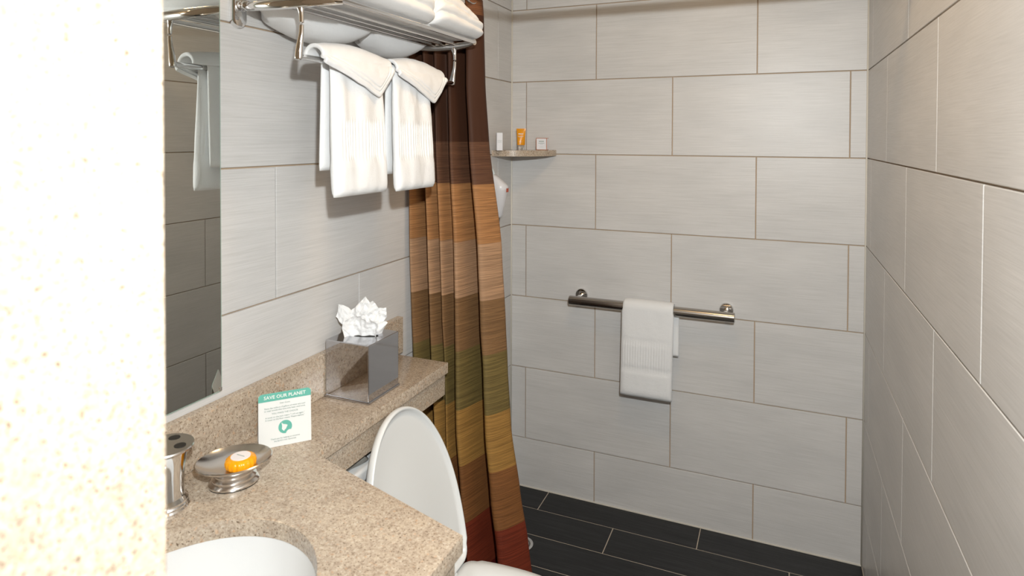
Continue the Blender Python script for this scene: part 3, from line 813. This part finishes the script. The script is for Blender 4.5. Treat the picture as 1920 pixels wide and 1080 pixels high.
def marks(parent, base, rgt, fwd, spec, mat):
    for (cx_, z, wd, ht, cnt) in spec:
        for q in range(cnt):
            x_ = cx_+(-wd/2+wd*(q+.5)/cnt); w_ = wd/cnt*(.72 if cnt > 1 else 1)
            c = base+rgt*x_+Vector((0, 0, z)); a_, b3 = rgt*(w_/2), Vector((0, 0, ht/2)); f_ = fwd*.0003
            vs = [c-a_-b3, c+a_-b3, c+a_+b3, c-a_+b3]; vs = [v_+f_ for v_ in vs]+[v_-f_ for v_ in vs]
            o = mesh_obj('printed_mark', vs, [(0, 1, 2, 3), (7, 6, 5, 4), (0, 1, 5, 4), (1, 2, 6, 5), (2, 3, 7, 6), (3, 0, 4, 7)], mat); adopt(parent, o)
marks(ot, Vector((tx, ty, ZSH))+fwd*.0082, rgt, fwd, [(0, .0665, .020, .0042, 5)], M_WHITEINK)
marks(ot, Vector((tx, ty, ZSH))+fwd*.0112, rgt, fwd, [(0, .0565, .023, .0016, 8), (0, .0535, .015, .0012, 6)], M_WHITEINK)
marks(ot, Vector((tx, ty, ZSH))+fwd*.0143, rgt, fwd, [(0, .0335, .013, .0014, 4)], M_WHITEINK)
# copper edged soap carton
p = on(1, -.06, 1016, 281); bx_, by_ = p.x, -.055
sbx = empty('soap_carton', (bx_, by_, ZSH)); tag(sbx, 'small square soap box with copper edges on the corner shelf', 'soap box')
al = .06; R3 = Matrix.Rotation(al, 4, 'Z'); R3.translation = Vector((bx_, by_, ZSH))
def rbox(name, x0, x1, y0, y1, z0, z1, mat, parent, Mx, bev=.0006):
    o = box(name, x0, x1, y0, y1, z0, z1, mat, None, bev, 1); o.data.transform(Mx); adopt(parent, o); return o
rbox('carton', -.023, .023, -.013, .013, .0003, .0500, M_COPPER, sbx, R3)
rbox('front_panel', -.0208, .0208, -.0134, -.0129, .0028, .0476, M_CARTON, sbx, R3, .0001)
rbox('side_panel', .0229, .0234, -.0108, .0108, .0028, .0476, M_CARTON, sbx, R3, .0001)
rg3 = (R3.to_3x3() @ Vector((1, 0, 0))); fw3 = (R3.to_3x3() @ Vector((0, -1, 0)))
marks(sbx, Vector((bx_, by_, ZSH))+fw3*.0136, rg3, fw3, [(0, .036, .022, .0040, 5), (0, .0285, .026, .0020, 9), (0, .0245, .012, .001, 4), (0, .013, .018, .0008, 6)], M_INK)
# tall white carton
p = on(0, .055, 936, 281); wx, wy = .045, on(0, .045, 936, 281).y
wc = empty('toiletry_carton', (wx, wy, ZSH)); tag(wc, 'tall narrow white carton on the corner shelf beside the curtain', 'carton')
R4 = Matrix.Rotation(.62, 4, 'Z'); R4.translation = Vector((wx, wy, ZSH))
rbox('carton', -.0115, .0115, -.0115, .0115, .0003, .0700, M_CARTON, wc, R4)
rg4 = (R4.to_3x3() @ Vector((1, 0, 0))); fw4 = (R4.to_3x3() @ Vector((0, -1, 0)))
marks(wc, Vector((wx, wy, ZSH))+fw4*.0117, rg4, fw4, [(0, .040, .016, .0009, 4), (0, .036, .014, .0008, 5), (0, .032, .016, .0008, 5)], M_INK)

# soap dispenser hanging on the side wall
dy = -.215
ds = empty('soap_dispenser', (.0, dy, 1.16)); tag(ds, 'white wall soap dispenser bottle with a red label below the corner shelf', 'dispenser')
def dl(cx_, a, b2, z, n=28, sh=0): return [(max(cx_+a*math.copysign(abs(math.cos(q))**.8, math.cos(q)), .002), dy+sh+b2*math.sin(q), z) for q in [2*math.pi*i/n for i in range(n)]]
db = loft('bottle', [dl(.026, .010, .010, 1.178, sh=.024), dl(.028, .014, .014, 1.185, sh=.023), dl(.034, .024, .022, 1.235, sh=.012), dl(.040, .034, .030, 1.290), dl(.041, .036, .031, 1.306), dl(.036, .030, .028, 1.318), dl(.024, .018, .022, 1.338), dl(.014, .009, .014, 1.352)], M_DISP)
nz_ = lathe('nozzle', [(.001, 0), (.005, 0), (.0065, .016), (.0065, .020), (.001, .020)], (.026, dy+.024, 1.158), M_GREYP, n=18)
hk = tube('hanger', [(.004, dy, 1.375), (.010, dy, 1.372), (.016, dy, 1.36), (.018, dy, 1.345)], .004, plain('frosted_plastic', srgb(196, 204, 204), .3))
lb = mesh_obj('label', [(.0762, dy-.008, 1.283), (.0762, dy+.010, 1.283), (.0768, dy+.010, 1.298), (.0768, dy-.008, 1.298), (.0745, dy-.008, 1.283), (.0745, dy+.010, 1.283), (.0750, dy+.010, 1.298), (.0750, dy-.008, 1.298)],
              [(0, 1, 2, 3), (4, 5, 6, 7), (0, 1, 5, 4), (1, 2, 6, 5), (2, 3, 7, 6), (3, 0, 4, 7)], M_RED)
adopt(ds, db, nz_, hk, lb)

# ------------------------------------------------------------------ floor drain
fd = empty('floor_drain', (.195, -.355, 0)); tag(fd, 'round pale metal floor drain beside the curtain hem', 'drain')
fr = lathe('frame', [(.034, 0), (.046, 0), (.046, .0025), (.043, .0035), (.036, .003), (.034, .001)], (.197, -.36, 0), M_CHROME)
gr_ = lathe('grate', [(.001, .0002), (.034, .0002), (.034, .0012), (.001, .0014)], (.197, -.36, 0), M_GREYP)
adopt(fd, fr, gr_)
for q in range(3):
    rr_ = .010+.009*q
    adopt(fd, lathe('grate_ring', [(rr_-.0022, .001), (rr_+.0022, .001), (rr_+.0022, .0028), (rr_-.0022, .0028), (rr_-.0022, .001)], (.197, -.36, 0), M_CHROME, n=32))
